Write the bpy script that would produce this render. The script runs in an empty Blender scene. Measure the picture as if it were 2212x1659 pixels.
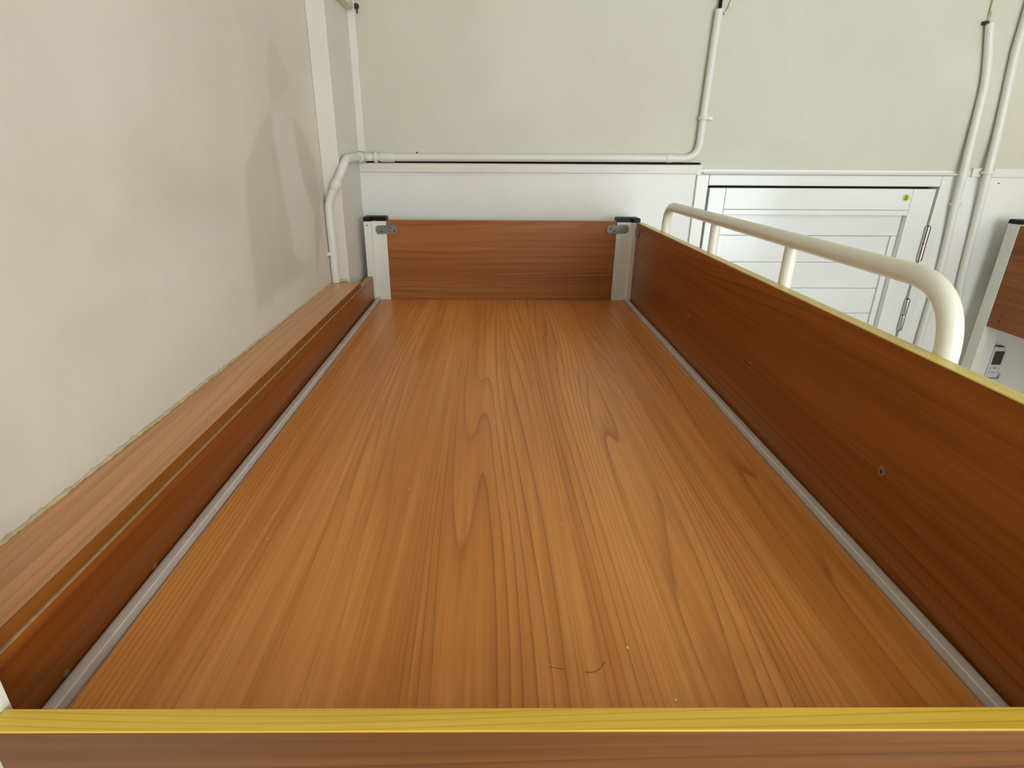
import bpy, bmesh, math, random
from mathutils import Vector, Matrix

random.seed(7)
scene = bpy.context.scene
COL = scene.collection
ZP = 1.62            # height of the bed board above the room floor

# ------------------------------------------------------------------ camera
F_PX, CX, CY = 1219.07, 1074.29, 829.5
YAW, PITCH, ROLL = 9.22165731e-03, 3.85463554e-01, -6.187199e-03
CAM = Vector((0.0, 0.0, ZP + 0.47))
_cy, _sy, _cp, _sp = math.cos(YAW), math.sin(YAW), math.cos(PITCH), math.sin(PITCH)
_f = Vector((_sy * _cp, _cy * _cp, -_sp))
_r = Vector((_cy, -_sy, 0.0))
_d = _f.cross(_r)
R_AX = _r * math.cos(ROLL) + _d * math.sin(ROLL)
D_AX = _d * math.cos(ROLL) - _r * math.sin(ROLL)
cam = bpy.data.cameras.new('camera')
cam_o = bpy.data.objects.new('camera', cam)
COL.objects.link(cam_o)
rot = Matrix((R_AX, -D_AX, -_f)).transposed().to_4x4()
cam_o.matrix_world = Matrix.Translation(CAM) @ rot
cam.sensor_fit = 'HORIZONTAL'
cam.sensor_width = 36.0
cam.lens = F_PX / 2212.0 * 36.0
cam.shift_x = (1106.0 - CX) / 2212.0
cam.clip_start = 0.02
scene.camera = cam_o


def ray(u, v):
    return R_AX * ((u - CX) / F_PX) + D_AX * ((v - CY) / F_PX) + _f


def on_y(u, v, y):
    d = ray(u, v)
    return CAM + d * (y / d.y)


def on_x(u, v, x):
    d = ray(u, v)
    return CAM + d * (x / d.x)


def on_z(u, v, z):
    d = ray(u, v)
    return CAM + d * ((z - CAM.z) / d.z)


# ------------------------------------------------------------------ light and exposure
WX0, WX1, WZ0, WZ1 = 0.60, 2.75, 1.05, 2.95      # window opening in the wall behind the camera
X_L, X_R, Y_B, Y_F, Z_C = -0.5020, 3.10, 2.041, -1.7, 3.15
world = bpy.data.worlds.new('overcast_sky')
scene.world = world
world.use_nodes = True
bg = world.node_tree.nodes['Background']
bg.inputs[0].default_value = (0.90, 0.965, 1.0, 1)
bg.inputs[1].default_value = 6.2
por = bpy.data.lights.new('window_portal', 'AREA')
por.shape = 'RECTANGLE'
por.size, por.size_y = WX1 - WX0, WZ1 - WZ0
por.cycles.is_portal = True
por_o = bpy.data.objects.new('window_portal', por)
COL.objects.link(por_o)
por_o.location = ((WX0 + WX1) / 2, Y_F - 0.02, (WZ0 + WZ1) / 2)
por_o.rotation_euler = (math.radians(90), 0, 0)
scene.view_settings.view_transform = 'Standard'
scene.view_settings.look = 'None'
scene.view_settings.gamma = 1.0
scene.view_settings.use_curve_mapping = False
scene.view_settings.exposure = 0.33


# ------------------------------------------------------------------ materials
def srgb(r, g, b):
    f = lambda c: c / 12.92 if c <= 0.04045 else ((c + 0.055) / 1.055) ** 2.4
    return (f(r / 255), f(g / 255), f(b / 255), 1.0)


class NT:
    def __init__(self, name):
        self.m = bpy.data.materials.new(name)
        self.m.use_nodes = True
        self.t = self.m.node_tree
        self.b = self.t.nodes['Principled BSDF']

    def n(self, kind, **kw):
        x = self.t.nodes.new(kind)
        for k, v in kw.items():
            setattr(x, k, v)
        return x

    def put(self, sock, val):
        if isinstance(val, bpy.types.NodeSocket):
            self.t.links.new(val, sock)
        elif val is not None:
            sock.default_value = val

    def math(self, op, a, b=None, c=None, clamp=False):
        x = self.n('ShaderNodeMath', operation=op, use_clamp=clamp)
        for i, v in enumerate((a, b, c)):
            self.put(x.inputs[i], v)
        return x.outputs[0]

    def mix(self, f, a, b):
        x = self.n('ShaderNodeMix', data_type='RGBA')
        self.put(x.inputs[0], f)
        self.put(x.inputs[6], a)
        self.put(x.inputs[7], b)
        return x.outputs[2]

    def noise(self, vec, scale=1.0, detail=2.0, rough=0.5, dist=0.0):
        x = self.n('ShaderNodeTexNoise')
        self.put(x.inputs['Vector'], vec)
        x.inputs['Scale'].default_value = scale
        x.inputs['Detail'].default_value = detail
        x.inputs['Roughness'].default_value = rough
        x.inputs['Distortion'].default_value = dist
        return x.outputs[0]

    def comb(self, x, y, z):
        c = self.n('ShaderNodeCombineXYZ')
        for i, v in enumerate((x, y, z)):
            self.put(c.inputs[i], v)
        return c.outputs[0]

    def ramp(self, fac, lo, hi):
        x = self.n('ShaderNodeMapRange', interpolation_type='SMOOTHSTEP')
        self.put(x.inputs[0], fac)
        x.inputs[1].default_value = lo
        x.inputs[2].default_value = hi
        return x.outputs[0]

    def bump(self, h, strength, dist):
        x = self.n('ShaderNodeBump')
        x.inputs['Strength'].default_value = strength
        x.inputs['Distance'].default_value = dist
        self.put(x.inputs['Height'], h)
        self.t.links.new(x.outputs[0], self.b.inputs['Normal'])


def plain(name, col, rough=0.5, metal=0.0, spec=0.5, vary=0.0, vscale=6.0, bump=0.0, bscale=120.0):
    q = NT(name)
    q.b.inputs['Roughness'].default_value = rough
    q.b.inputs['Metallic'].default_value = metal
    q.b.inputs['Specular IOR Level'].default_value = spec
    tc = q.n('ShaderNodeTexCoord').outputs['Object']
    if vary:
        f = q.ramp(q.noise(tc, vscale, 4.0, 0.6), 0.3, 0.7)
        dark = tuple(c * (1 - vary) for c in col[:3]) + (1,)
        q.put(q.b.inputs['Base Color'], q.mix(f, dark, col))
    else:
        q.b.inputs['Base Color'].default_value = col
    if bump:
        q.bump(q.noise(tc, bscale, 3.0, 0.6), bump, 0.002)
    return q.m


def wood(name, along, light, mid, line, rough=0.32, seed=0.0, kline=95.0, amp=1.0, spec=0.35,
         stretch=1.0, line_w=1.0):
    """laminate with cathedral grain running along 'x' or 'y'"""
    q = NT(name)
    tc = q.n('ShaderNodeTexCoord').outputs['Object']
    s = q.n('ShaderNodeSeparateXYZ')
    q.put(s.inputs[0], tc)
    X, Y, Z = s.outputs
    if along == 'y':
        v, u = Y, q.math('ADD', X, q.math('MULTIPLY', Z, 0.93))
    elif along == 'x':
        v, u = X, q.math('ADD', q.math('MULTIPLY', Y, 0.93), Z)
    v = q.math('ADD', v, seed)
    u = q.math('ADD', u, seed * 0.37)
    # slow field whose contour lines are the growth rings
    big = q.noise(q.comb(q.math('MULTIPLY', u, 8.0), q.math('MULTIPLY', v, 0.5 * stretch), seed), 1.0, 1.0, 0.45)
    mid_n = q.noise(q.comb(q.math('MULTIPLY', u, 19.0), q.math('MULTIPLY', v, 1.0 * stretch), seed + 5), 1.0, 1.0, 0.5)
    field = q.math('ADD', q.math('MULTIPLY', u, 0.85),
                   q.math('ADD', q.math('MULTIPLY', big, 0.17 * amp), q.math('MULTIPLY', mid_n, 0.022 * amp)))
    rings = q.math('FRACT', q.math('MULTIPLY', field, kline))
    # darkens slowly towards the late wood, then ends abruptly
    thin = q.math('MULTIPLY', q.math('POWER', rings, 6.5 / line_w), q.math('SUBTRACT', 1.0, q.ramp(rings, 0.93, 1.0)))
    sel = q.ramp(q.noise(q.comb(q.math('MULTIPLY', u, 16.0), q.math('MULTIPLY', v, 0.6), seed + 11), 1.0, 2.0, 0.5), 0.36, 0.66)
    thin = q.math('MULTIPLY', thin, q.math('MULTIPLY_ADD', sel, 0.7, 0.22))
    tone = q.ramp(q.noise(q.comb(q.math('MULTIPLY', u, 13.0), q.math('MULTIPLY', v, 0.7), seed + 3), 1.0, 3.0, 0.55), 0.3, 0.7)
    fib = q.noise(q.comb(q.math('MULTIPLY', u, 420.0), q.math('MULTIPLY', v, 9.0), seed), 1.0, 3.0, 0.7)
    col = q.mix(tone, mid, light)
    fibd = tuple(c * 0.78 for c in mid[:3]) + (1,)
    col = q.mix(q.math('MULTIPLY', q.ramp(fib, 0.45, 0.75), 0.3), col, fibd)
    streak = q.noise(q.comb(q.math('MULTIPLY', u, 95.0), q.math('MULTIPLY', v, 1.6), seed + 8), 1.0, 3.0, 0.6)
    col = q.mix(q.math('MULTIPLY', q.ramp(streak, 0.46, 0.72), 0.42), col, tuple(c * 0.74 for c in mid[:3]) + (1,))
    col = q.mix(q.math('MULTIPLY', q.ramp(streak, 0.50, 0.28), 0.30), col, tuple(min(1, c * 1.14) for c in light[:3]) + (1,))
    col = q.mix(q.math('MULTIPLY', thin, 0.95, clamp=True), col, line)
    q.put(q.b.inputs['Base Color'], col)
    q.b.inputs['Roughness'].default_value = rough
    q.b.inputs['Specular IOR Level'].default_value = spec
    q.bump(q.math('ADD', q.math('MULTIPLY', fib, 0.4), thin), 0.05, 0.0006)
    return q.m


def wall_paint(name, base, dark, rough=0.6, bump=0.12, stain=None, scale=1.6):
    q = NT(name)
    tc = q.n('ShaderNodeTexCoord').outputs['Object']
    f = q.ramp(q.noise(tc, scale, 5.0, 0.6, 0.3), 0.35, 0.68)
    col = q.mix(f, dark, base)
    f2 = q.ramp(q.noise(tc, 9.0, 4.0, 0.6), 0.60, 0.80)
    col = q.mix(q.math('MULTIPLY', f2, 0.25), col, dark)
    if stain:
        at = q.n('ShaderNodeAttribute', attribute_name='stain')
        s = q.n('ShaderNodeSeparateColor')
        q.put(s.inputs[0], at.outputs['Color'])
        col = q.mix(s.outputs[0], col, stain)
        col = q.mix(s.outputs[1], col, srgb(232, 228, 220))
    q.put(q.b.inputs['Base Color'], col)
    q.b.inputs['Roughness'].default_value = rough
    h = q.math('ADD', q.noise(tc, 5.0, 3.0, 0.5), q.math('MULTIPLY', q.noise(tc, 90.0, 3.0, 0.6), 0.12))
    q.bump(h, bump, 0.02)
    return q.m


L1, L2, LN = srgb(226, 153, 80), srgb(200, 124, 54), srgb(122, 60, 18)
M_PLAT = wood('laminate_platform', 'y', L1, L2, LN, rough=0.34, seed=1.3)
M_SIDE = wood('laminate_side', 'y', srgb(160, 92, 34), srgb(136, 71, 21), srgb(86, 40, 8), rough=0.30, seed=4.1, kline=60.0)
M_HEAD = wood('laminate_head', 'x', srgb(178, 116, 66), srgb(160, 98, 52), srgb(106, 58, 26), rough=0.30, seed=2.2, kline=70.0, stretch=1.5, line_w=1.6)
M_FRONT_SHADED = wood('laminate_front_shaded', 'x', srgb(130, 82, 44), srgb(112, 67, 32), srgb(74, 40, 16), rough=0.32, seed=7.7, kline=60.0, stretch=1.5, line_w=1.4)  # same laminate, colour darkened for the shadow over the footboard's outer face
M_PLANK = wood('laminate_plank', 'y', srgb(214, 158, 112), srgb(198, 138, 92), srgb(164, 106, 64), rough=0.34, seed=9.4, kline=60.0)
M_STRIP = wood('plank_edge_strip', 'y', srgb(150, 92, 34), srgb(134, 76, 22), srgb(100, 54, 14), rough=0.45, seed=6.4, kline=120.0)
M_BAND_X = wood('yellow_band_x', 'x', srgb(236, 198, 82), srgb(224, 184, 62), srgb(150, 114, 28), rough=0.30, seed=3.3, kline=170.0, stretch=1.6, amp=.8, line_w=0.7)
M_BAND_Y = wood('yellow_band_y', 'y', srgb(226, 202, 104), srgb(218, 192, 90), srgb(180, 154, 66), rough=0.28, seed=5.3, kline=80.0, stretch=1.6)
M_RAWEDGE = plain('chipboard_edge', srgb(190, 164, 118), 0.7, vary=0.25, vscale=90)
M_CREAM = plain('cream_powder_coat', srgb(238, 238, 228), 0.34, vary=0.03)
M_TUBE = plain('ivory_tube_paint', srgb(234, 231, 214), 0.26, vary=0.03)
M_BLACK = plain('black_plastic', srgb(9, 9, 10), 0.45, spec=0.25)
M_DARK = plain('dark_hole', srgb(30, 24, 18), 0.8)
M_STEEL = plain('galvanised_steel', srgb(150, 151, 148), 0.42, 0.8, vary=0.25, vscale=160)
M_BAR = plain('grey_painted_bar', srgb(214, 208, 202), 0.34, 0.0, vary=0.08, vscale=30)
M_SCREW = plain('dull_brown_screw', srgb(138, 108, 84), 0.5)
M_CHROME = plain('chrome', srgb(200, 198, 196), 0.2, 1.0)
M_DULL = plain('dull_steel_screw', srgb(98, 96, 92), 0.45, 0.5)
M_PVC = plain('white_pvc', srgb(232, 231, 221), 0.38, vary=0.05, vscale=5)
M_DOOR = plain('door_gloss_white', srgb(236, 238, 234), 0.16, vary=0.03, vscale=4, bump=0.06, bscale=26)
M_FRAME = plain('frame_gloss_white', srgb(234, 235, 228), 0.24, vary=0.04, vscale=4, bump=0.06, bscale=30)
M_TRIM = plain('trim_white', srgb(232, 229, 220), 0.45, vary=0.05, vscale=8, bump=0.05, bscale=40)
M_UP = wall_paint('wall_cream', srgb(216, 213, 197), srgb(207, 203, 186))
M_LOW = wall_paint('wall_lower_white', srgb(241, 241, 238), srgb(235, 233, 228), rough=0.42)
M_LEFT = wall_paint('wall_left_paint', srgb(228, 222, 209), srgb(217, 210, 196), rough=0.65, stain=srgb(184, 174, 158))
M_PILLAR = wall_paint('pillar_paint', srgb(230, 225, 215), srgb(222, 216, 206), rough=0.6)
M_CEIL = plain('ceiling_paint', srgb(238, 236, 230), 0.8)
M_FLOOR = plain('floor_terrazzo', srgb(150, 142, 130), 0.4, vary=0.2, vscale=40)
M_PUTTY = plain('sealant_putty', srgb(206, 192, 152), 0.7, vary=0.2, vscale=40, bump=0.4, bscale=60)
M_REMOTE = plain('remote_white', srgb(226, 226, 232), 0.35)
M_SCREEN = plain('lcd_dark', srgb(52, 52, 48), 0.25)
M_KEY = plain('remote_key', srgb(240, 240, 242), 0.45)
M_KEYY = plain('remote_key_yellow', srgb(206, 196, 120), 0.45)
M_YEL = plain('sticker_yellow', srgb(206, 196, 70), 0.4)
M_INK = plain('sticker_ink', srgb(84, 76, 20), 0.5)
M_TRUNK = plain('beige_trunking', srgb(214, 206, 172), 0.45)
M_RUST = plain('rusty_metal', srgb(66, 52, 36), 0.7, 0.2)
M_FLAKE = plain('paint_flake', srgb(236, 226, 200), 0.6)
M_HAIR = plain('hair', srgb(104, 60, 30), 0.5)


# ------------------------------------------------------------------ mesh helpers
def link(name, bm, mat, parent=None, smooth=False, loc=None):
    bmesh.ops.recalc_face_normals(bm, faces=bm.faces)
    me = bpy.data.meshes.new(name)
    bm.to_mesh(me)
    bm.free()
    me.materials.append(mat)
    if smooth:
        me.polygons.foreach_set('use_smooth', [True] * len(me.polygons))
        try:
            me.set_sharp_from_angle(angle=math.radians(38))
        except Exception:
            pass
    o = bpy.data.objects.new(name, me)
    COL.objects.link(o)
    if parent is not None:
        o.parent = parent
        if parent.parent is None:
            o.matrix_parent_inverse = Matrix.Translation(-parent.location)
    return o


def empty(name, loc, label=None, cat=None, group=None):
    o = bpy.data.objects.new(name, None)
    o.empty_display_size = 0.1
    o.location = loc
    COL.objects.link(o)
    if label:
        tag(o, label, cat, group)
    return o


def tag(o, label, cat, group=None):
    o['label'] = label
    o['category'] = cat
    if group:
        o['group'] = group
    return o


def struct(o):
    o['kind'] = 'structure'
    return o


def bm_box(x0, x1, y0, y1, z0, z1, bev=0.0, seg=2, bm=None):
    b2 = bmesh.new()
    bmesh.ops.create_cube(b2, size=1.0)
    for v in b2.verts:
        v.co = Vector(((x0 + x1) / 2 + v.co.x * (x1 - x0), (y0 + y1) / 2 + v.co.y * (y1 - y0), (z0 + z1) / 2 + v.co.z * (z1 - z0)))
    if bev:
        bmesh.ops.bevel(b2, geom=b2.edges[:], offset=bev, segments=seg, profile=0.5, affect='EDGES')
    if bm is None:
        return b2
    me = bpy.data.meshes.new('tmp')
    b2.to_mesh(me)
    b2.free()
    bm.from_mesh(me)
    bpy.data.meshes.remove(me)
    return bm


def bm_prism(pts, z0, z1, bev=0.0, axis='z'):
    """closed polygon extruded; axis z: pts are (x,y); axis y: pts are (x,z); axis x: pts are (y,z)"""
    bm = bmesh.new()
    def mk(p, h):
        if axis == 'z':
            return (p[0], p[1], h)
        if axis == 'y':
            return (p[0], h, p[1])
        return (h, p[0], p[1])
    a = [bm.verts.new(mk(p, z0)) for p in pts]
    b = [bm.verts.new(mk(p, z1)) for p in pts]
    n = len(pts)
    bm.faces.new(a)
    bm.faces.new(b)
    for i in range(n):
        bm.faces.new((a[i], a[(i + 1) % n], b[(i + 1) % n], b[i]))
    bmesh.ops.recalc_face_normals(bm, faces=bm.faces)
    if bev:
        es = [e for e in bm.edges if all(v in b for v in e.verts)]
        bmesh.ops.bevel(bm, geom=es, offset=bev, segments=2, profile=0.5, affect='EDGES')
    return bm


def catmull(pts, n=8):
    pts = [Vector(p) for p in pts]
    out = []
    for i in range(len(pts) - 1):
        p0, p1, p2, p3 = pts[max(i - 1, 0)], pts[i], pts[i + 1], pts[min(i + 2, len(pts) - 1)]
        for k in range(n):
            t = k / n
            out.append(0.5 * ((2 * p1) + (p2 - p0) * t + (2 * p0 - 5 * p1 + 4 * p2 - p3) * t * t + (3 * p1 - p0 - 3 * p2 + p3) * t ** 3))
    out.append(pts[-1])
    return out


def fillet(pts, r, n=8):
    """polyline with rounded corners"""
    pts = [Vector(p) for p in pts]
    out = [pts[0]]
    for i in range(1, len(pts) - 1):
        a, b, c = pts[i - 1], pts[i], pts[i + 1]
        da, dc = (a - b).normalized(), (c - b).normalized()
        ang = da.angle(dc)
        rr = r[i - 1] if isinstance(r, (list, tuple)) else r
        t = min(rr / math.tan(ang / 2), (a - b).length * 0.49, (c - b).length * 0.49)
        p, q = b + da * t, b + dc * t
        for k in range(n + 1):
            s = k / n
            out.append((1 - s) ** 2 * p + 2 * s * (1 - s) * b + s * s * q)
    out.append(pts[-1])
    return out


def bm_tube(path, r, seg=16, bm=None, caps=True, radii=None):
    if bm is None:
        bm = bmesh.new()
    path = [Vector(p) for p in path]
    n = len(path)
    tang = [(path[min(i + 1, n - 1)] - path[max(i - 1, 0)]).normalized() for i in range(n)]
    up = Vector((0, 0, 1)) if abs(tang[0].z) < 0.9 else Vector((1, 0, 0))
    nrm = tang[0].cross(up).normalized()
    rings = []
    for i in range(n):
        nrm = (nrm - tang[i] * nrm.dot(tang[i])).normalized()
        bi = tang[i].cross(nrm)
        rr = radii[i] if radii else r
        rings.append([bm.verts.new(path[i] + (nrm * math.cos(2 * math.pi * k / seg) + bi * math.sin(2 * math.pi * k / seg)) * rr) for k in range(seg)])
    for i in range(n - 1):
        for k in range(seg):
            bm.faces.new((rings[i][k], rings[i][(k + 1) % seg], rings[i + 1][(k + 1) % seg], rings[i + 1][k]))
    if caps:
        bm.faces.new(rings[0])
        bm.faces.new(rings[-1])
    return bm


def bm_disc(c, axis, r, h, seg=20, dome=0.0):
    """short cylinder starting at c going along axis"""
    c, axis = Vector(c), Vector(axis).normalized()
    pth = [c, c + axis * h * 0.6, c + axis * h * 0.9, c + axis * h]
    return bm_tube(pth, r, seg, radii=[r, r, r * 0.96, r * 0.86])


def nice(o):
    return o


# ------------------------------------------------------------------ the room
T = 0.12
flo = struct(link('floor', bm_box(X_L - T, X_R + T, Y_F - T, Y_B + T, -0.10, 0.0), M_FLOOR))
cei = struct(link('ceiling', bm_box(X_L - T, X_R + T, Y_F - T, Y_B + T, Z_C, Z_C + 0.1), M_CEIL))
struct(link('wall_right', bm_box(X_R, X_R + T, Y_F - T, Y_B + T, 0, Z_C), M_UP))

# wall behind the camera with the window opening
wf = bmesh.new()
bm_box(X_L - T, WX0, Y_F - T, Y_F, 0, Z_C, bm=wf)
bm_box(WX1, X_R + T, Y_F - T, Y_F, 0, Z_C, bm=wf)
bm_box(WX0, WX1, Y_F - T, Y_F, 0, WZ0, bm=wf)
bm_box(WX0, WX1, Y_F - T, Y_F, WZ1, Z_C, bm=wf)
struct(link('wall_front', wf, M_UP))
win = struct(empty('window_1', ((WX0 + WX1) / 2, Y_F - 0.06, WZ0)))
fr = bmesh.new()
for a in (WX0 + 0.02, WX1 - 0.02):
    bm_box(a - 0.02, a + 0.02, Y_F - 0.09, Y_F - 0.04, WZ0, WZ1, bm=fr)
for a in (WZ0 + 0.02, WZ1 - 0.02):
    bm_box(WX0 + 0.04, WX1 - 0.04, Y_F - 0.09, Y_F - 0.04, a - 0.02, a + 0.02, bm=fr)
link('window_frame', fr, M_FRAME, win)
link('mullion', bm_box((WX0 + WX1) / 2 - 0.02, (WX0 + WX1) / 2 + 0.02, Y_F - 0.085, Y_F - 0.045, WZ0 + 0.04, WZ1 - 0.04), M_FRAME, win)
link('window_sill', bm_box(WX0 - 0.03, WX1 + 0.03, Y_F - 0.03, Y_F + 0.05, WZ0 - 0.03, WZ0 - 0.001, 0.004), M_FRAME, win)

# left wall: one mesh with a finer grid where the old paint patches are
def lerp_axis(a, b, n):
    return [a + (b - a) * i / n for i in range(n + 1)]


gy = lerp_axis(Y_F - T, 0.2, 12)[:-1] + lerp_axis(0.2, 1.80, 200)[:-1] + lerp_axis(1.80, Y_B + T, 3)
gz = lerp_axis(0, ZP, 6)[:-1] + lerp_axis(ZP, ZP + 0.9, 110)[:-1] + lerp_axis(ZP + 0.9, Z_C, 3)
Z5 = 760 / 1801.0
def px5(pts):
    return [(p.y, p.z) for p in (on_x(u * Z5, v * Z5, X_L) for u, v in pts)]


dark_polys = [
    (px5([(1250, 880), (1268, 1120), (1285, 1300), (1318, 1580), (1398, 1545), (1404, 1500), (1540, 1410), (1562, 1360),
          (1505, 1300), (1488, 1180), (1455, 1020), (1430, 850), (1398, 690), (1388, 560), (1330, 640)]), 0.36),
    (px5([(1500, 590), (1560, 680), (1612, 840), (1640, 1040), (1648, 1180), (1622, 1390), (1610, 1100), (1560, 960), (1520, 780)]), 0.36),
    (px5([(1385, 180), (1420, 240), (1480, 400), (1470, 480), (1390, 540), (1350, 350)]), 0.22),
    (px5([(700, 690), (860, 760), (1000, 860), (1150, 900), (1240, 1000), (1200, 1150), (1000, 1120), (700, 1050), (560, 900)]), 0.16),
    (px5([(650, 1560), (740, 1548), (700, 1640), (560, 1700), (330, 1720), (420, 1620)]), 0.12),
]
light_polys = [
    (px5([(1395, 560), (1440, 560), (1500, 700), (1540, 900), (1600, 1060), (1612, 1320), (1560, 1345), (1510, 1300), (1495, 1180), (1460, 1020), (1430, 850)]), 0.22),
    (px5([(760, 1300), (1000, 1080), (1230, 1120), (1290, 1330), (1310, 1560), (1100, 1600), (800, 1620)]), 0.16),
    (px5([(700, 1640), (1380, 1560), (1600, 1480), (1100, 2100), (600, 2350), (740, 2000)]), 0.20),
]


def inside(p, poly):
    x, y = p
    c = False
    j = len(poly) - 1
    for i in range(len(poly)):
        xi, yi = poly[i]
        xj, yj = poly[j]
        if (yi > y) != (yj > y) and x < (xj - xi) * (y - yi) / (yj - yi) + xi:
            c = not c
        j = i
    return c


def edge_dist(p, poly):
    best = 9.0
    px, py = p
    for i in range(len(poly)):
        ax, ay = poly[i - 1]
        bx, by = poly[i]
        dx, dy = bx - ax, by - ay
        t = max(0, min(1, ((px - ax) * dx + (py - ay) * dy) / (dx * dx + dy * dy + 1e-12)))
        best = min(best, math.hypot(px - ax - t * dx, py - ay - t * dy))
    return best


def polys_value(p, polys, soft):
    val = 0.0
    for poly, s in polys:
        if not (min(a for a, b in poly) - soft < p[0] < max(a for a, b in poly) + soft):
            continue
        if not (min(b for a, b in poly) - soft < p[1] < max(b for a, b in poly) + soft):
            continue
        so = soft if s > 0.2 else soft * 6
        d = edge_dist(p, poly) * (1 if inside(p, poly) else -1)
        t = max(0, min(1, 0.5 + d / (2 * so)))
        val = max(val, s * t * t * (3 - 2 * t))
    return val


verts, faces, sv = [], [], []
ny, nz = len(gy), len(gz)
for y in gy:
    for z in gz:
        verts.append((X_L, y, z))
        if 0.2 <= y <= 1.81 and ZP - 0.01 <= z <= ZP + 0.91:
            sv.append((polys_value((y, z), dark_polys, 0.010), polys_value((y, z), light_polys, 0.012), 0, 1))
        else:
            sv.append((0, 0, 0, 1))
for i in range(ny - 1):
    for j in range(nz - 1):
        a = i * nz + j
        faces.append((a, a + nz, a + nz + 1, a + 1))
base = len(verts)
for x in (X_L - T,):
    for y in (gy[0], gy[-1]):
        for z in (0, Z_C):
            verts.append((x, y, z))
            sv.append((0, 0, 0, 1))
faces.append((base, base + 1, base + 3, base + 2))
me = bpy.data.meshes.new('wall_left')
me.from_pydata(verts, [], faces)
ca = me.color_attributes.new('stain', 'FLOAT_COLOR', 'POINT')
for i, c in enumerate(sv):
    ca.data[i].color = c
me.materials.append(M_LEFT)
bmx = bmesh.new()
bmx.from_mesh(me)
bmesh.ops.recalc_face_normals(bmx, faces=bmx.faces)
bmx.to_mesh(me)
bmx.free()
wl = struct(bpy.data.objects.new('wall_left', me))
COL.objects.link(wl)

# back wall: cream above the moulding, white below, opening for the door
DX0, DX1, DZ1 = 0.7335, 1.5290, ZP + 0.3775
ZM = ZP + 0.4286
wb = struct(empty('wall_back', (X_L, Y_B, 0)))
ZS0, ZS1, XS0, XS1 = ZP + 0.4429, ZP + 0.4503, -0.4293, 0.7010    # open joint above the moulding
up = bm_box(X_L - T, X_R + T, Y_B, Y_B + T, ZS1, Z_C)
bm_box(XS1, X_R + T, Y_B, Y_B + T, ZM, ZS1, bm=up)
bm_box(X_L - T, XS0, Y_B, Y_B + T, ZM, ZS1, bm=up)
bm_box(XS0, XS1, Y_B, Y_B + T, ZM, ZS0, bm=up)
link('upper_wall', up, M_UP, wb)
link('joint_shade_lining', bm_box(XS0, XS1, Y_B + 0.022, Y_B + T, ZS0, ZS1), M_DARK, wb)  # dark lining puts the shade inside the open joint into its colour
lw = bmesh.new()
bm_box(X_L - T, DX0, Y_B, Y_B + T, 0, ZM, bm=lw)
bm_box(DX1, X_R + T, Y_B, Y_B + T, 0, ZM, bm=lw)
bm_box(DX0, DX1, Y_B, Y_B + T, DZ1, ZM, bm=lw)
link('lower_wall', lw, M_LOW, wb)

# corner pillar
XP, YP = -0.450, 1.769
struct(link('wall_pillar', bm_box(X_L, XP, YP, Y_B, 0, Z_C, 0.003), M_PILLAR))

# mouldings on the back wall
def mould(name, x0, x1, z0, z1, depth, mitre=0.0):
    bm = bmesh.new()
    prof = [(Y_B, z0), (Y_B - depth, z0 + 0.002), (Y_B - depth, z1 - 0.003), (Y_B - depth + 0.003, z1), (Y_B, z1)]
    a = [bm.verts.new((x0, p[0], p[1])) for p in prof]
    b = [bm.verts.new((x1 + mitre * (p[1] - z0) / (z1 - z0), p[0], p[1])) for p in prof]
    bm.faces.new(a)
    bm.faces.new(b)
    n = len(prof)
    for i in range(n):
        bm.faces.new((a[i], a[(i + 1) % n], b[(i + 1) % n], b[i]))
    return struct(link(name, bm, M_TRIM))


mould('trim_1', XP + 0.001, 0.6892, ZP + 0.4139, ZP + 0.4434, 0.014, mitre=0.018)
mould('trim_2', 1.6265, 1.6738, ZP + 0.4090, ZP + 0.4385, 0.010)
mould('trim_3', 1.6954, X_R, ZP + 0.4080, ZP + 0.4385, 0.010)
mould('trim_4', 0.7109, 1.5753, ZP + 0.4134, ZP + 0.4203, 0.017)
struct(link('trim_5', bm_box(XP, -0.4263, Y_B - 0.005, Y_B, ZP + 0.4779, Z_C, 0.0015), M_TRIM))

# ------------------------------------------------------------------ door
door = struct(empty('door_1', ((DX0 + DX1) / 2, Y_B, 0)))
YFR = Y_B - 0.010
link('door_jamb', bm_box(0.6921, 0.7330, YFR, Y_B + 0.10, 0, ZP + 0.4119, 0.002), M_FRAME, door)
link('door_jamb', bm_box(1.5295, 1.5635, YFR, Y_B + 0.10, 0, ZP + 0.4119, 0.002), M_FRAME, door)
link('door_head', bm_box(0.7340, 1.5285, YFR, Y_B + 0.10, ZP + 0.3784, ZP + 0.4119, 0.002), M_FRAME, door)
YD = Y_B - 0.004
ZT = ZP + 0.3701
leaf_x0, leaf_x1 = 0.7429, 1.5236
leaf = link('door_leaf', bm_box(leaf_x0, 0.7990, YD, YD + 0.045, 0.01, ZT, 0.0015), M_DOOR, door)
link('stile', bm_box(1.4473, leaf_x1, YD, YD + 0.045, 0.01, ZT, 0.0015), M_DOOR, leaf)
link('top_rail', bm_box(0.8000, 1.4463, YD + 0.0005, YD + 0.045, ZP + 0.3002, ZT, 0.0012), M_DOOR, leaf)
link('top_bead', bm_box(0.8000, 1.4463, YD + 0.0005, YD + 0.045, ZP + 0.2819, ZP + 0.2992, 0.0012), M_DOOR, leaf)
link('bottom_rail', bm_box(0.8000, 1.4463, YD + 0.0005, YD + 0.045, 0.01, 0.16, 0.0012), M_DOOR, leaf)
YI = YD + 0.024
link('inner_rail', bm_box(0.8000, 1.4463, YI, YI + 0.021, ZP + 0.2101, ZP + 0.2810, 0.001), M_DOOR, leaf)
link('inner_stile', bm_box(0.8000, 0.8290, YI, YI + 0.021, 0.1605, ZP + 0.2091, 0.001), M_DOOR, leaf)
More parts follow.
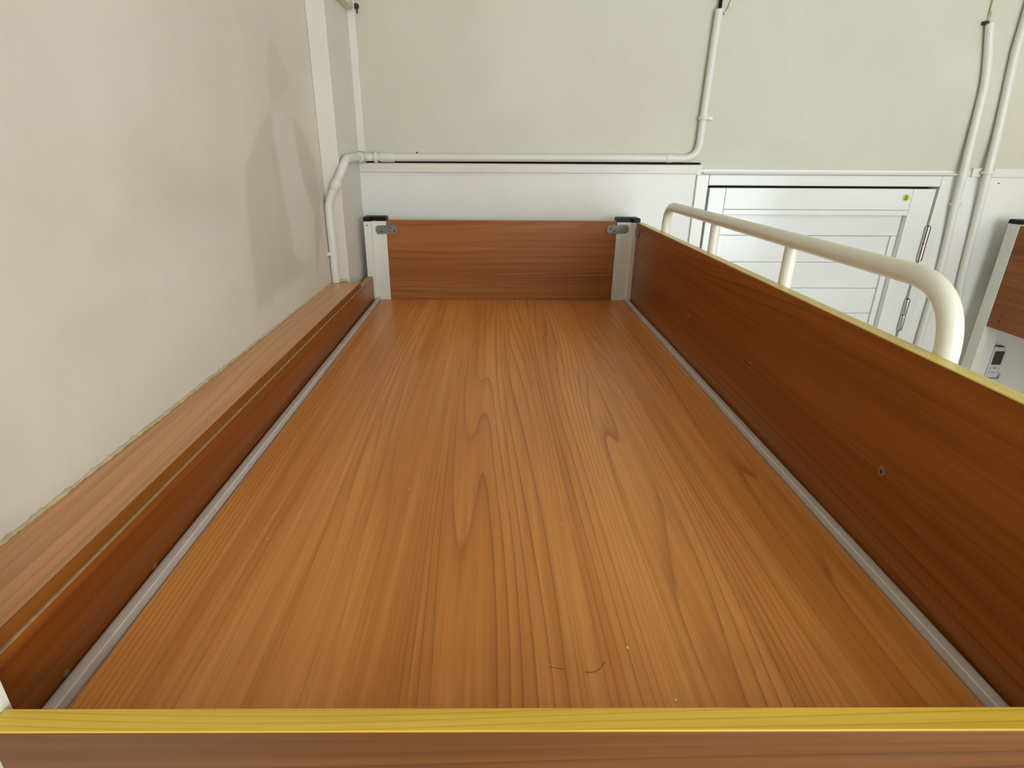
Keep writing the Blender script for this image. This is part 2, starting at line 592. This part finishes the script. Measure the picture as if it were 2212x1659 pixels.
link('inner_stile', bm_box(1.4256, 1.4463, YI, YI + 0.021, 0.1605, ZP + 0.2091, 0.001), M_DOOR, leaf)
pz = ZP + 0.2086
while pz > 0.17:
    pb = max(pz - 0.0950, 0.161)
    link('door_plank', bm_box(0.8295, 1.4252, YI + 0.008, YI + 0.020, pb + 0.0006, pz - 0.0006, 0.0012, 1), M_DOOR, leaf)
    pz -= 0.0950
link('gap_dark_panel', bm_box(0.7333, 1.5292, YI + 0.0255, YI + 0.030, 0.0, ZP + 0.3782), M_DARK, leaf)  # dark panel added behind the leaf, blocks the sky so door gaps stay dark
for zc in (ZP + 0.1874, ZP - 0.0715, 0.32):
    hb = bmesh.new()
    for a, b in ((-0.059, -0.0008), (0.0008, 0.059)):
        bm_tube([(1.5269, YD - 0.008, zc + a), (1.5269, YD - 0.008, zc + a + 0.003), (1.5269, YD - 0.008, zc + b - 0.003), (1.5269, YD - 0.008, zc + b)], 0.0085, 18, hb,
                radii=[0.0083, 0.0085, 0.0085, 0.0083])
    hg = link('hinge', hb, M_CHROME, door, True)
    link('hinge_pin', bm_tube([(1.5269, YD - 0.008, zc - 0.06), (1.5269, YD - 0.008, zc + 0.061)], 0.005, 12), M_BLACK, hg, True)

# small round sticker with a character on the door's top rail
sc = on_y(1957, 427, YD)
st = empty('door_sticker', (sc.x, YD, sc.z), 'small round yellow sticker with a dark character on the white door', 'sticker')
bm = bm_disc((sc.x, YD + 0.0003, sc.z), (0, -1, 0), 0.0115, 0.0011, 24)
link('disc', bm, M_YEL, st)
ink = bmesh.new()
def bar(x0, z0, x1, z1, w):
    a, b = Vector((sc.x + x0, 0, sc.z + z0)), Vector((sc.x + x1, 0, sc.z + z1))
    d = (b - a).normalized()
    n = Vector((-d.z, 0, d.x)) * w / 2
    f = [a + n, b + n, b - n, a - n]
    lo = [ink.verts.new((p.x, YD - 0.0004, p.z)) for p in f]
    hi = [ink.verts.new((p.x, YD - 0.0014, p.z)) for p in f]
    ink.faces.new(lo)
    ink.faces.new(hi)
    for i in range(4):
        ink.faces.new((lo[i], lo[(i + 1) % 4], hi[(i + 1) % 4], hi[i]))
bar(-0.005, 0.0055, 0.005, 0.0055, 0.0018)
bar(0.0002, 0.0055, -0.0026, -0.0055, 0.0018)
bar(-0.0048, 0.0008, 0.0036, 0.0008, 0.0017)
bar(0.0032, 0.0008, 0.0028, -0.0055, 0.0018)
bar(-0.0068, -0.0060, 0.0068, -0.0060, 0.0018)
link('character', ink, M_INK, st)

# ------------------------------------------------------------------ loft bed
def ribbed_side(pa, pb, out, n=6, h=0.0010):
    """points from pa to pb with fine ridges standing proud along out"""
    pts = [pa]
    for i in range(n):
        for t, k in ((0.12, 0), (0.25, 1), (0.75, 1), (0.88, 0)):
            s = (i + t) / n
            pts.append((pa[0] + (pb[0] - pa[0]) * s + out[0] * h * k, pa[1] + (pb[1] - pa[1]) * s + out[1] * h * k))
    pts.append(pb)
    return pts


def post(parent, xi, xo, yface, ystrip, yback, ztop, hole=False):
    """upright profile: inner side xi, outer side xo; main face yface, the outer strip steps forward to ystrip"""
    s = 1 if xo > xi else -1
    w = 0.021
    pts = [(xi, yback), (xi, yface)]
    pts += [(xo - s * (w + 0.006), yface), (xo - s * w, ystrip)]
    pts += ribbed_side((xo, ystrip), (xo, yback), (s, 0))
    p = link('post', bm_prism(pts, 0.0, ztop), M_CREAM, parent)
    g = 0.0012
    sy = 1 if yback > yface else -1
    cp = [(xi - s * g, yback + sy * g), (xi - s * g, yface - sy * g), (xo - s * (w + 0.006), yface - sy * g), (xo - s * w, ystrip - sy * g),
          (xo + s * g, ystrip - sy * g), (xo + s * g, yback + sy * g)]
    link('post_cap', bm_prism(cp, ztop, ztop + 0.0145, 0.004), M_BLACK, p, True)
    if hole:
        link('bolt_hole', bm_disc((xo - s * 0.0105, ystrip + 0.0005, ztop - 0.013), (0, -1, 0), 0.0022, 0.0008, 14), M_DARK, p)
    return p


def board_bm(x0, x1, y0, y1, z0, z1):
    return bm_box(x0, x1, y0, y1, z0, z1, 0.0012, 1)


def bracket(parent, c, ax, nrm, tilt=0.0, ln=0.073, wd=0.028, screws=((-0.018, -0.006), (0.012, 0.007), (0.026, -0.006))):
    """flat plate with half-round ends; c centre, ax long direction, nrm outward"""
    c, ax, nrm = Vector(c), Vector(ax).normalized(), Vector(nrm).normalized()
    ax = Matrix.Rotation(tilt, 3, nrm) @ ax
    sd = nrm.cross(ax)
    pts = []
    hw, hl = wd / 2, ln / 2
    for k in range(13):
        a = -math.pi / 2 + math.pi * k / 12
        pts.append((hl - hw * 0.62 + math.cos(a) * hw * 0.62, math.sin(a) * hw))
    for k in range(13):
        a = math.pi / 2 + math.pi * k / 12
        pts.append((-hl + hw * 0.62 + math.cos(a) * hw * 0.62, math.sin(a) * hw))
    bm = bmesh.new()
    lo = [bm.verts.new(c + ax * p[0] + sd * p[1]) for p in pts]
    hi = [bm.verts.new(c + ax * p[0] + sd * p[1] + nrm * 0.0022) for p in pts]
    bm.faces.new(lo)
    bm.faces.new(hi)
    n = len(pts)
    for i in range(n):
        bm.faces.new((lo[i], lo[(i + 1) % n], hi[(i + 1) % n], hi[i]))
    b = link('bracket', bm, M_STEEL, parent)
    for (p, q) in screws:
        link('bracket_screw', bm_disc(c + ax * p + sd * q + nrm * 0.0020, nrm, 0.0036, 0.0010, 14), M_DULL, b, True)
    return b


def screw_head(parent, c, nrm, r=0.0062):
    s = link('screw', bm_disc(c, nrm, r, 0.0016, 18), M_SCREW, parent, True)
    return s


ZT_POST = ZP + 0.2645
bed = empty('loft_bed', (0.03, 1.1, 0.0), 'loft bed with bare orange-brown laminate base, yellow-edged boards and ivory tubular guard rail', 'bed')

plat = link('bed_base', bm_box(-0.3876, 0.4560, 0.3225, 1.9440, ZP - 0.016, ZP, 0.001, 1), M_PLAT, bed)
# steel bars along both long edges: flat inner side, rounded back
def bar_profile(x_in, s):
    w, h = 0.0185, 0.0092
    pts = [(x_in, ZP - 0.03), (x_in, ZP + h - 0.001), (x_in + s * 0.001, ZP + h)]
    for k in range(1, 7):
        a = math.pi / 2 * k / 6
        pts.append((x_in + s * (0.006 + (w - 0.006) * math.sin(a)), ZP - 0.002 + (h + 0.002) * math.cos(a)))
    pts += [(x_in + s * w, ZP - 0.03)]
    return pts


link('edge_bar', bm_prism(bar_profile(-0.3902, -1), 0.3300, 1.9430, axis='y'), M_BAR, bed, True)
link('edge_bar', bm_prism(bar_profile(0.4585, 1), 0.3300, 1.9430, axis='y'), M_BAR, bed, True)

# right side board with its yellow edging
sbr = link('side_board', board_bm(0.4780, 0.4970, 0.345, 1.9290, ZP - 0.082, ZP + 0.2640), M_SIDE, bed)
link('edge_band', bm_box(0.4778, 0.4972, 0.345, 1.9290, ZP + 0.2640, ZP + 0.2660, 0.0009, 2), M_BAND_Y, sbr)
for (u, v, r) in ((1620, 788, 0.0062), (1906, 1018, 0.0064), (1488, 683, 0.0052)):
    p = on_x(u, v, 0.478)
    sc_ = screw_head(sbr, (0.4782, p.y, p.z), (-1, 0, 0), r)
p = on_x(1400, 612, 0.478)
link('screw_hole', bm_disc((0.4782, p.y, p.z), (-1, 0, 0), 0.003, 0.0006, 12), M_DARK, sbr)
# crossed slots in the screw heads
for (u, v) in ((1620, 788), (1906, 1018)):
    p = on_x(u, v, 0.478)
    sl = bmesh.new()
    bm_box(0.4761, 0.4766, p.y - 0.0030, p.y + 0.0030, p.z - 0.0004, p.z + 0.0004, bm=sl)
    bm_box(0.4761, 0.4766, p.y - 0.0005, p.y + 0.0005, p.z - 0.0030, p.z + 0.0030, bm=sl)
    link('screw_slot', sl, M_DARK, sbr)

# left side board
sbl = link('side_board', board_bm(-0.4280, -0.4100, 0.345, 1.9290, ZP - 0.082, ZP + 0.0815), M_SIDE, bed)
link('raw_edge', bm_box(-0.4278, -0.4102, 0.345, 1.9288, ZP + 0.0815, ZP + 0.0827), M_RAWEDGE, sbl)
for (u, v) in ((338, 1228), (148, 1462)):
    p = on_x(u, v, -0.409)
    screw_head(sbl, (-0.4102, p.y, max(p.z, ZP + 0.004)), (1, 0, 0), 0.0042)

# boards at the two ends
link('headboard', board_bm(-0.3558, 0.4148, 1.9475, 1.9655, ZP - 0.012, ZP + 0.2675), M_HEAD, bed)
fb = link('footboard', board_bm(-0.3868, 0.4545, 0.3020, 0.3210, ZP - 0.26, ZP + 0.0580), M_FRONT_SHADED, bed)
link('edge_band', bm_box(-0.3868, 0.4545, 0.3015, 0.3212, ZP + 0.0580, ZP + 0.0602, 0.0010, 3), M_BAND_X, fb)

# four uprights
pl = post(bed, -0.3560, -0.4270, 1.9450, 1.9300, 1.9860, ZT_POST, True)
pr = post(bed, 0.4150, 0.4870, 1.9450, 1.9300, 1.9860, ZT_POST)
post(bed, -0.3875, -0.4500, 0.3270, 0.3440, 0.2980, ZT_POST)
post(bed, 0.4560, 0.5180, 0.3270, 0.3440, 0.2980, ZT_POST)

# plates that tie the headboard to the uprights
c = on_y(835, 496, 1.9435)
bracket(bed, (c.x, 1.9450, c.z), (1, 0, 0), (0, -1, 0), 0.03)
c = on_y(1334.5, 495.5, 1.9435)
bracket(bed, (c.x, 1.9450, c.z), (1, 0, 0), (0, -1, 0), 0.05, screws=((-0.024, 0.004), (-0.012, -0.006)))
bracket(bed, (0.4778, 1.909, ZP + 0.236), (0, 1, 0), (-1, 0, 0), -0.1, ln=0.046, wd=0.036, screws=((-0.008, -0.008),))

# ivory tube rail on the outside of the right board
XR = 0.5105
zr = ZP + 0.3395
path = fillet([(XR, 0.5975, ZP - 0.02), (XR, 0.5975, zr), (XR, 1.714, zr - 0.004), (XR, 1.714, ZP - 0.02)], [0.085, 0.060], 12)
gr = link('guard_rail', bm_tube(path, 0.0128, 24), M_TUBE, bed, True)
for yy in (0.978, 1.331):
    link('upright', bm_tube([(XR, yy, ZP - 0.02), (XR, yy, zr - 0.004)], 0.0108, 20), M_TUBE, gr, True)
# side rails under the base
for xa, xb in ((-0.4085, -0.3885), (0.4585, 0.4770)):
    link('under_rail', bm_box(xa, xb, 0.33, 1.944, ZP - 0.075, ZP - 0.031, 0.002), M_CREAM, bed)
for yy in (0.75, 1.15, 1.55):
    link('cross_bar', bm_box(-0.388, 0.458, yy - 0.015, yy + 0.015, ZP - 0.046, ZP - 0.017, 0.002), M_CREAM, bed)

# neighbouring loft bed across the aisle
B2 = 1.757
bed2 = empty('loft_bed', (B2 + 0.48, 1.1, 0.0), 'neighbouring loft bed with ribbed ivory post and brown side board beside the door pipes', 'bed')
post(bed2, B2 + 0.071, B2 + 0.001, 1.9450, 1.9300, 1.9760, ZT_POST)
post(bed2, B2 + 0.845, B2 + 0.915, 1.9450, 1.9300, 1.9760, ZT_POST)
post(bed2, B2 + 0.071, B2 + 0.001, 0.3270, 0.3120, 0.2840, ZT_POST)
post(bed2, B2 + 0.845, B2 + 0.915, 0.3270, 0.3120, 0.2840, ZT_POST)
s2 = link('side_board', board_bm(B2 + 0.0015, B2 + 0.0195, 0.345, 1.9290, ZP - 0.085, ZP + 0.2600), M_SIDE, bed2)
link('edge_band', bm_box(B2 + 0.0013, B2 + 0.0197, 0.345, 1.9290, ZP + 0.2600, ZP + 0.2620, 0.0008, 2), M_BAND_Y, s2)
for (u, v) in ((2157, 694), (2160, 681)):
    p = on_x(u, v, B2)
    link('screw_hole', bm_disc((B2 + 0.0017, p.y, p.z), (-1, 0, 0), 0.0034 if v > 690 else 0.002, 0.0008, 12), M_DARK, s2)
link('side_board', board_bm(B2 + 0.895, B2 + 0.913, 0.345, 1.9290, ZP - 0.085, ZP + 0.0800), M_SIDE, bed2)
link('headboard', board_bm(B2 + 0.0715, B2 + 0.8445, 1.9475, 1.9655, ZP - 0.012, ZP + 0.2675), M_HEAD, bed2)
link('footboard', board_bm(B2 + 0.0715, B2 + 0.8445, 0.3000, 0.3190, ZP - 0.26, ZP + 0.0600), M_FRONT_SHADED, bed2)
link('bed_base', bm_box(B2 + 0.0205, B2 + 0.8940, 0.3300, 1.9290, ZP - 0.016, ZP, 0.001, 1), M_PLAT, bed2)

# ------------------------------------------------------------------ plank filling the gap to the wall
pk = link('gap_plank', bm_box(X_L + 0.003, -0.4140, 0.3455, 1.7550, ZP + 0.0829, ZP + 0.0990, 0.0005, 1), M_PLANK)
link('edge_strip', bm_box(-0.4139, -0.4130, 0.3455, 1.7550, ZP + 0.0830, ZP + 0.0989), M_STRIP, pk)
tag(pk, 'narrow brown laminate plank bridging the gap between bed and left wall', 'plank')
# bead of old sealant along the wall
bd = bmesh.new()
pts, rad = [], []
for i in range(240):
    y = 0.346 + 1.380 * i / 239
    pts.append((X_L + 0.0015 + random.uniform(-0.0006, 0.0008), y, ZP + 0.1000 + random.uniform(-0.0008, 0.001)))
    rad.append(0.0024 + random.uniform(-0.0008, 0.0010))
bm_tube(pts, 0.004, 8, bd, radii=rad)
sl = link('sealant_bead', bd, M_PUTTY, None, True)
tag(sl, 'uneven yellowish bead of sealant where plank meets left wall', 'sealant')
# chipped putty at the foot of the pillar
pu = bmesh.new()
for (x, y, z, r) in ((-0.474, 1.757, 0.1025, 0.007), (-0.468, 1.759, 0.1035, 0.008), (-0.459, 1.761, 0.101, 0.006)):
    bmesh.ops.create_icosphere(pu, subdivisions=2, radius=r, matrix=Matrix.Translation((x, y, ZP + z)) @ Matrix.Diagonal((1.2, 0.8, 0.55, 1)))
for v in pu.verts:
    v.co += Vector((random.uniform(-1, 1), random.uniform(-1, 1), random.uniform(-1, 1))) * 0.0012
tag(link('putty_lump', pu, M_PUTTY), 'crumbling lump of putty at the foot of the corner pillar', 'putty')


# ------------------------------------------------------------------ conduits
def clip(parent, c, d, r=0.0178, w=0.0050, side=None):
    """saddle clip: band around the pipe and a small foot"""
    c, d = Vector(c), Vector(d).normalized()
    bm = bm_tube([c - d * w, c - d * w * 0.8, c + d * w * 0.8, c + d * w], r, 20, radii=[r * 0.97, r, r, r * 0.97])
    o = link('clip', bm, M_PVC, parent, True)
    if side is not None:
        s = Vector(side).normalized()
        q = c + s * (r + 0.006)
        bx = bm_box(q.x - 0.008, q.x + 0.008, Y_B - 0.0075, Y_B - 0.0006, q.z - 0.006, q.z + 0.006, 0.002) if abs(s.x) > 0.5 else \
            bm_box(q.x - 0.006, q.x + 0.006, Y_B - 0.0075, Y_B - 0.0006, q.z - 0.009, q.z + 0.009, 0.002)
        link('clip_foot', bx, M_PVC, o)
    return o


def coupling(parent, a, b, r=0.0150):
    a, b = Vector(a), Vector(b)
    return link('coupling', bm_tube([a, a.lerp(b, 0.03), a.lerp(b, 0.97), b], r, 20, radii=[r * 0.97, r, r, r * 0.97]), M_PVC, parent, True)


PR = 0.0122
YPIP = Y_B - PR - 0.0015
YPF = YP - PR - 0.001
c1 = empty('conduit', on_y(719, 605, YPF), 'white conduit rising at the corner pillar and running above the headboard before bending upward', 'conduit')
low = [on_y(u, v, YPF) for u, v in ((720, 607), (712, 540), (708, 465), (711, 440), (718, 418), (727, 396), (738, 368))]
for p in low:
    p.x = max(p.x, X_L + PR + 0.001)
low[0].z = ZP + 0.0995
lowp = catmull(low, 6)
e1 = on_y(738, 368, YPF)
horiz_z = on_y(850, 340, YPIP).z
elb = fillet([e1, on_y(747, 343, YP + 0.02), Vector((-0.4345, 1.93, ZP + 0.4600)), Vector((-0.431, YPIP, horiz_z)), Vector((-0.335, YPIP, horiz_z))], [0.05, 0.12, 0.035], 8)
link('pipe', bm_tube(lowp + elb[1:], PR, 18), M_PVC, c1, True)
hp = [on_y(u, v, YPIP) for u, v in ((840, 340), (1440, 342))]
cor = on_y(1512, 343, YPIP)
top = [on_y(1520, 250, YPIP), on_y(1538, 130, YPIP), on_y(1554, 20, YPIP)]
link('pipe', bm_tube(fillet([hp[0], hp[1], Vector((top[0].x - 0.001, YPIP, hp[1].z)), top[0], top[2]], [0.3, 0.085, 0.3], 12), PR, 18), M_PVC, c1, True)
coupling(c1, on_y(722, 408, YPF), on_y(729, 391, YPF))
coupling(c1, on_y(822, 339.7, YPIP), on_y(852, 340, YPIP))
coupling(c1, on_y(1438, 342, YPIP), on_y(1452, 342, YPIP), 0.0138)
coupling(c1, Vector((-0.4325, 1.96, horiz_z)), Vector((-0.432, 2.004, horiz_z)), 0.0150)
clip(c1, on_y(812, 339.6, YPIP), (1, 0, 0), side=(0, 0, -1))
clip(c1, on_y(1520.5, 255, YPIP), (0, 0, 1), side=(1, 0, 0))
clip(c1, on_y(713, 547, YPF), (0, 0, 1))
cb = on_y(1556, 12, YPIP)
link('cable', bm_tube(catmull([top[2] + Vector((0.001, 0, -0.01)), top[2] + Vector((0.001, -0.001, 0.012)), top[2] + Vector((0.002, 0.002, 0.03)), Vector((top[2].x + 0.002, YPIP + 0.002, Z_C))], 6), 0.0052, 10), M_BLACK, c1, True)
wz = [top[2] + Vector(d) for d in ((0.004, 0.004, -0.006), (0.018, 0.006, -0.004), (0.022, 0.006, -0.012), (0.026, 0.006, -0.004), (0.034, 0.008, 0.02), (0.036, 0.009, 0.06))]
link('loose_wire', bm_tube(catmull(wz + [Vector((wz[-1].x, wz[-1].y, Z_C))], 6), 0.0018, 8), M_PVC, c1, True)

# two upright conduits right of the door
YP2 = Y_B - 0.014 - PR
def up_pipe(label, pix, r, top_open):
    base = on_y(*pix[-1], YPIP)
    root = empty('conduit', (base.x, YPIP, 0), label, 'conduit')
    pts = []
    for u, v in pix:
        p = on_y(u, v, YPIP)
        k = math.exp(-((p.z - ZP - 0.41) / 0.10) ** 2)
        pts.append(on_y(u, v, YPIP + (YP2 - YPIP) * k))
    if not top_open:
        a = pts[0]
        pts = [Vector((a.x - 0.006, YPIP, Z_C))] + pts
    pts.append(Vector((pts[-1].x, YPIP, 0.0)))
    link('pipe', bm_tube(catmull(pts, 6), r, 18), M_PVC, root, True)
    return root, pts


c2, pts2 = up_pipe('white conduit fixed beside the door frame with a cut open top', [(2139, 50), (2136, 100), (2132, 150), (2126, 190), (2114, 240), (2092, 330), (2079, 385), (2064, 440), (2033, 573), (1983, 745)], PR, True)
clip(c2, on_y(2063.5, 441, YPIP), (0, 0, 1), side=(1, 0, 0))
t2 = pts2[0]
link('cable', bm_tube(catmull([t2 + Vector((-0.002, 0, -0.02)), t2 + Vector((-0.002, 0.003, 0.03)), t2 + Vector((-0.004, 0.008, 0.08)), Vector((t2.x - 0.01, Y_B - 0.004, Z_C))], 6), 0.0030, 8), M_TRUNK, c2, True)
bmn = bm_box(t2.x - 0.018, t2.x - 0.005, YPIP - 0.004, Y_B - 0.001, t2.z - 0.004, t2.z + 0.006, 0.002)
link('rusty_clip', bmn, M_RUST, c2)
c3, pts3 = up_pipe('white conduit running full height between the other pipe and the neighbouring bed', [(2212, 50), (2190, 130), (2168, 230), (2150, 310), (2135, 370), (2110, 470), (2077, 600), (2041, 745)], PR, False)
clip(c3, on_y(2134, 373, YP2), (0, 0, 1))

# ------------------------------------------------------------------ small fittings in the upper corner
tk = empty('cable_trunking', (XP + 0.01, 1.93, ZP + 0.878), 'beige plastic cable trunking fixed to the side of the corner pillar', 'trunking')
link('channel', bm_box(XP + 0.0005, XP + 0.019, YP + 0.004, Y_B - 0.016, ZP + 0.878, ZP + 0.908, 0.001), M_TRUNK, tk)
link('lid', bm_box(XP + 0.0191, XP + 0.0215, YP + 0.004, Y_B - 0.016, ZP + 0.880, ZP + 0.906, 0.0008), M_TRUNK, tk)
nl = on_y(770, 13, Y_B - 0.010)
nb = bmesh.new()
bmesh.ops.create_icosphere(nb, subdivisions=2, radius=0.0075, matrix=Matrix.Translation((nl.x, Y_B - 0.008, nl.z)) @ Matrix.Diagonal((0.95, 0.9, 1.1, 1)))
for v in nb.verts:
    v.co += Vector((random.uniform(-1, 1), 0, random.uniform(-1, 1))) * 0.0015
bm_tube([(nl.x, Y_B - 0.007, nl.z - 0.004), (nl.x + 0.001, Y_B - 0.007, nl.z - 0.019)], 0.0018, 8, nb)
tag(link('rusty_nail', nb, M_RUST), 'rusty nail stub beside the trunking at the top of the corner batten', 'nail')
for (u, v, r, lab) in ((901, 330, 0.0032, 'dark nail head in the wall just above the long conduit'), (2157, 396, 0.0022, 'tiny dark nail head below the moulding beside the neighbouring bed')):
    p = on_y(u, v, Y_B)
    tag(link('nail', bm_disc((p.x, Y_B + 0.001, p.z), (0, -1, 0), r, 0.003, 12), M_RUST, None, True), lab, 'nail')

# ------------------------------------------------------------------ remote control on the wall
rc = on_y(2146, 781, Y_B - 0.012)
RW, RH = 0.052, 0.125
def round_rect(w, h, r, n=6):
    pts = []
    for cx_, cz_, a0 in ((w / 2 - r, h / 2 - r, 0), (-w / 2 + r, h / 2 - r, 90), (-w / 2 + r, -h / 2 + r, 180), (w / 2 - r, -h / 2 + r, 270)):
        for k in range(n + 1):
            a = math.radians(a0 + 90 * k / n)
            pts.append((cx_ + r * math.cos(a), cz_ + r * math.sin(a)))
    return pts


rx, rz = rc.x, rc.z
rem = empty('remote_control', (rx, Y_B - 0.012, rz - RH / 2), 'white air conditioner remote control with dark display hung on the wall', 'remote control')
body = [(rx + p[0], rz + p[1]) for p in round_rect(RW, RH, 0.012)]
link('body', bm_prism(body, Y_B - 0.007, Y_B - 0.025, 0.003, 'y'), M_REMOTE, rem, True)
link('display', bm_box(rx - 0.018, rx + 0.018, Y_B - 0.0262, Y_B - 0.0248, rz - 0.008, rz + 0.046, 0.0004), M_SCREEN, rem)
link('emitter_window', bm_box(rx - 0.012, rx + 0.014, Y_B - 0.0240, Y_B - 0.010, rz + RH / 2 - 0.004, rz + RH / 2 + 0.0016, 0.001), M_BLACK, rem)
for (kx, kz, m) in ((-0.016, -0.022, M_KEY), (0.0, -0.021, M_KEYY), (0.016, -0.022, M_KEY), (-0.016, -0.038, M_KEY), (0.0, -0.040, M_REMOTE), (0.016, -0.038, M_KEY)):
    link('button', bm_box(rx + kx - 0.0055, rx + kx + 0.0055, Y_B - 0.0268, Y_B - 0.0249, rz + kz - 0.004, rz + kz + 0.004, 0.001), m, rem)
    link('button_mark', bm_box(rx + kx - 0.003, rx + kx + 0.003, Y_B - 0.0271, Y_B - 0.0266, rz + kz - 0.001, rz + kz + 0.001), M_SCREEN, rem)
hd = bmesh.new()
zh0, zh1 = rz - RH / 2 - 0.012, rz - RH / 2 + 0.012
bm_box(rx - RW / 2 - 0.006, rx + RW / 2 + 0.006, Y_B - 0.0062, Y_B - 0.0005, zh0, rz + 0.02, 0.001, bm=hd)
bm_box(rx - RW / 2 - 0.006, rx + RW / 2 + 0.006, Y_B - 0.030, Y_B - 0.0062, zh0, zh0 + 0.010, 0.001, bm=hd)
bm_box(rx - RW / 2 - 0.006, rx - RW / 2 - 0.002, Y_B - 0.030, Y_B - 0.0062, zh0 + 0.010, zh1 + 0.012, 0.001, bm=hd)
bm_box(rx + RW / 2 + 0.002, rx + RW / 2 + 0.006, Y_B - 0.030, Y_B - 0.0062, zh0 + 0.010, zh1 + 0.006, 0.001, bm=hd)
tag(link('remote_holder', hd, M_REMOTE), 'white plastic wall holder cradling the remote control', 'holder')

# ------------------------------------------------------------------ crumbs and hairs lying on the bed base
for i, (u, v, s) in enumerate(((1355, 1400, 1.5), (1460, 1513, 1.2), (1214, 1134, 1.0), (1171, 843, 1.2), (655, 928, 1.0), (642, 934, .9), (884, 1056, .9), (578, 1165, .9), (1504, 1118, .8))):
    p = on_z(u, v, ZP)
    b = bmesh.new()
    bmesh.ops.create_icosphere(b, subdivisions=1, radius=0.0011 * s, matrix=Matrix.Translation((p.x, p.y, ZP + 0.0006)) @ Matrix.Diagonal((0.8, 1.3, 0.5, 1)))
    tag(link('paint_flake', b, M_FLAKE), 'tiny pale paint flake lying on the brown bed base', 'flake', 'paint flakes on the bed base')
p = on_z(272, 963, ZP + 0.0990)
b = bmesh.new()
bmesh.ops.create_icosphere(b, subdivisions=1, radius=0.0018, matrix=Matrix.Translation((p.x, p.y, ZP + 0.0998)) @ Matrix.Diagonal((0.7, 1.5, 0.5, 1)))
tag(link('paint_flake', b, M_FLAKE), 'pale paint flake lying on the plank beside the left wall', 'flake')
for k, pix in enumerate((((1188, 1440), (1205, 1443), (1219, 1446)), ((1264, 1451), (1280, 1452), (1294, 1445), (1307, 1428)))):
    pp = [on_z(u, v, ZP + 0.0006) for u, v in pix]
    tag(link('hair_strand', bm_tube(catmull(pp, 5), 0.0002, 6), M_HAIR, None, True),
        ('short straight dark hair on the brown bed base', 'curved dark hair on the brown bed base')[k], 'hair')
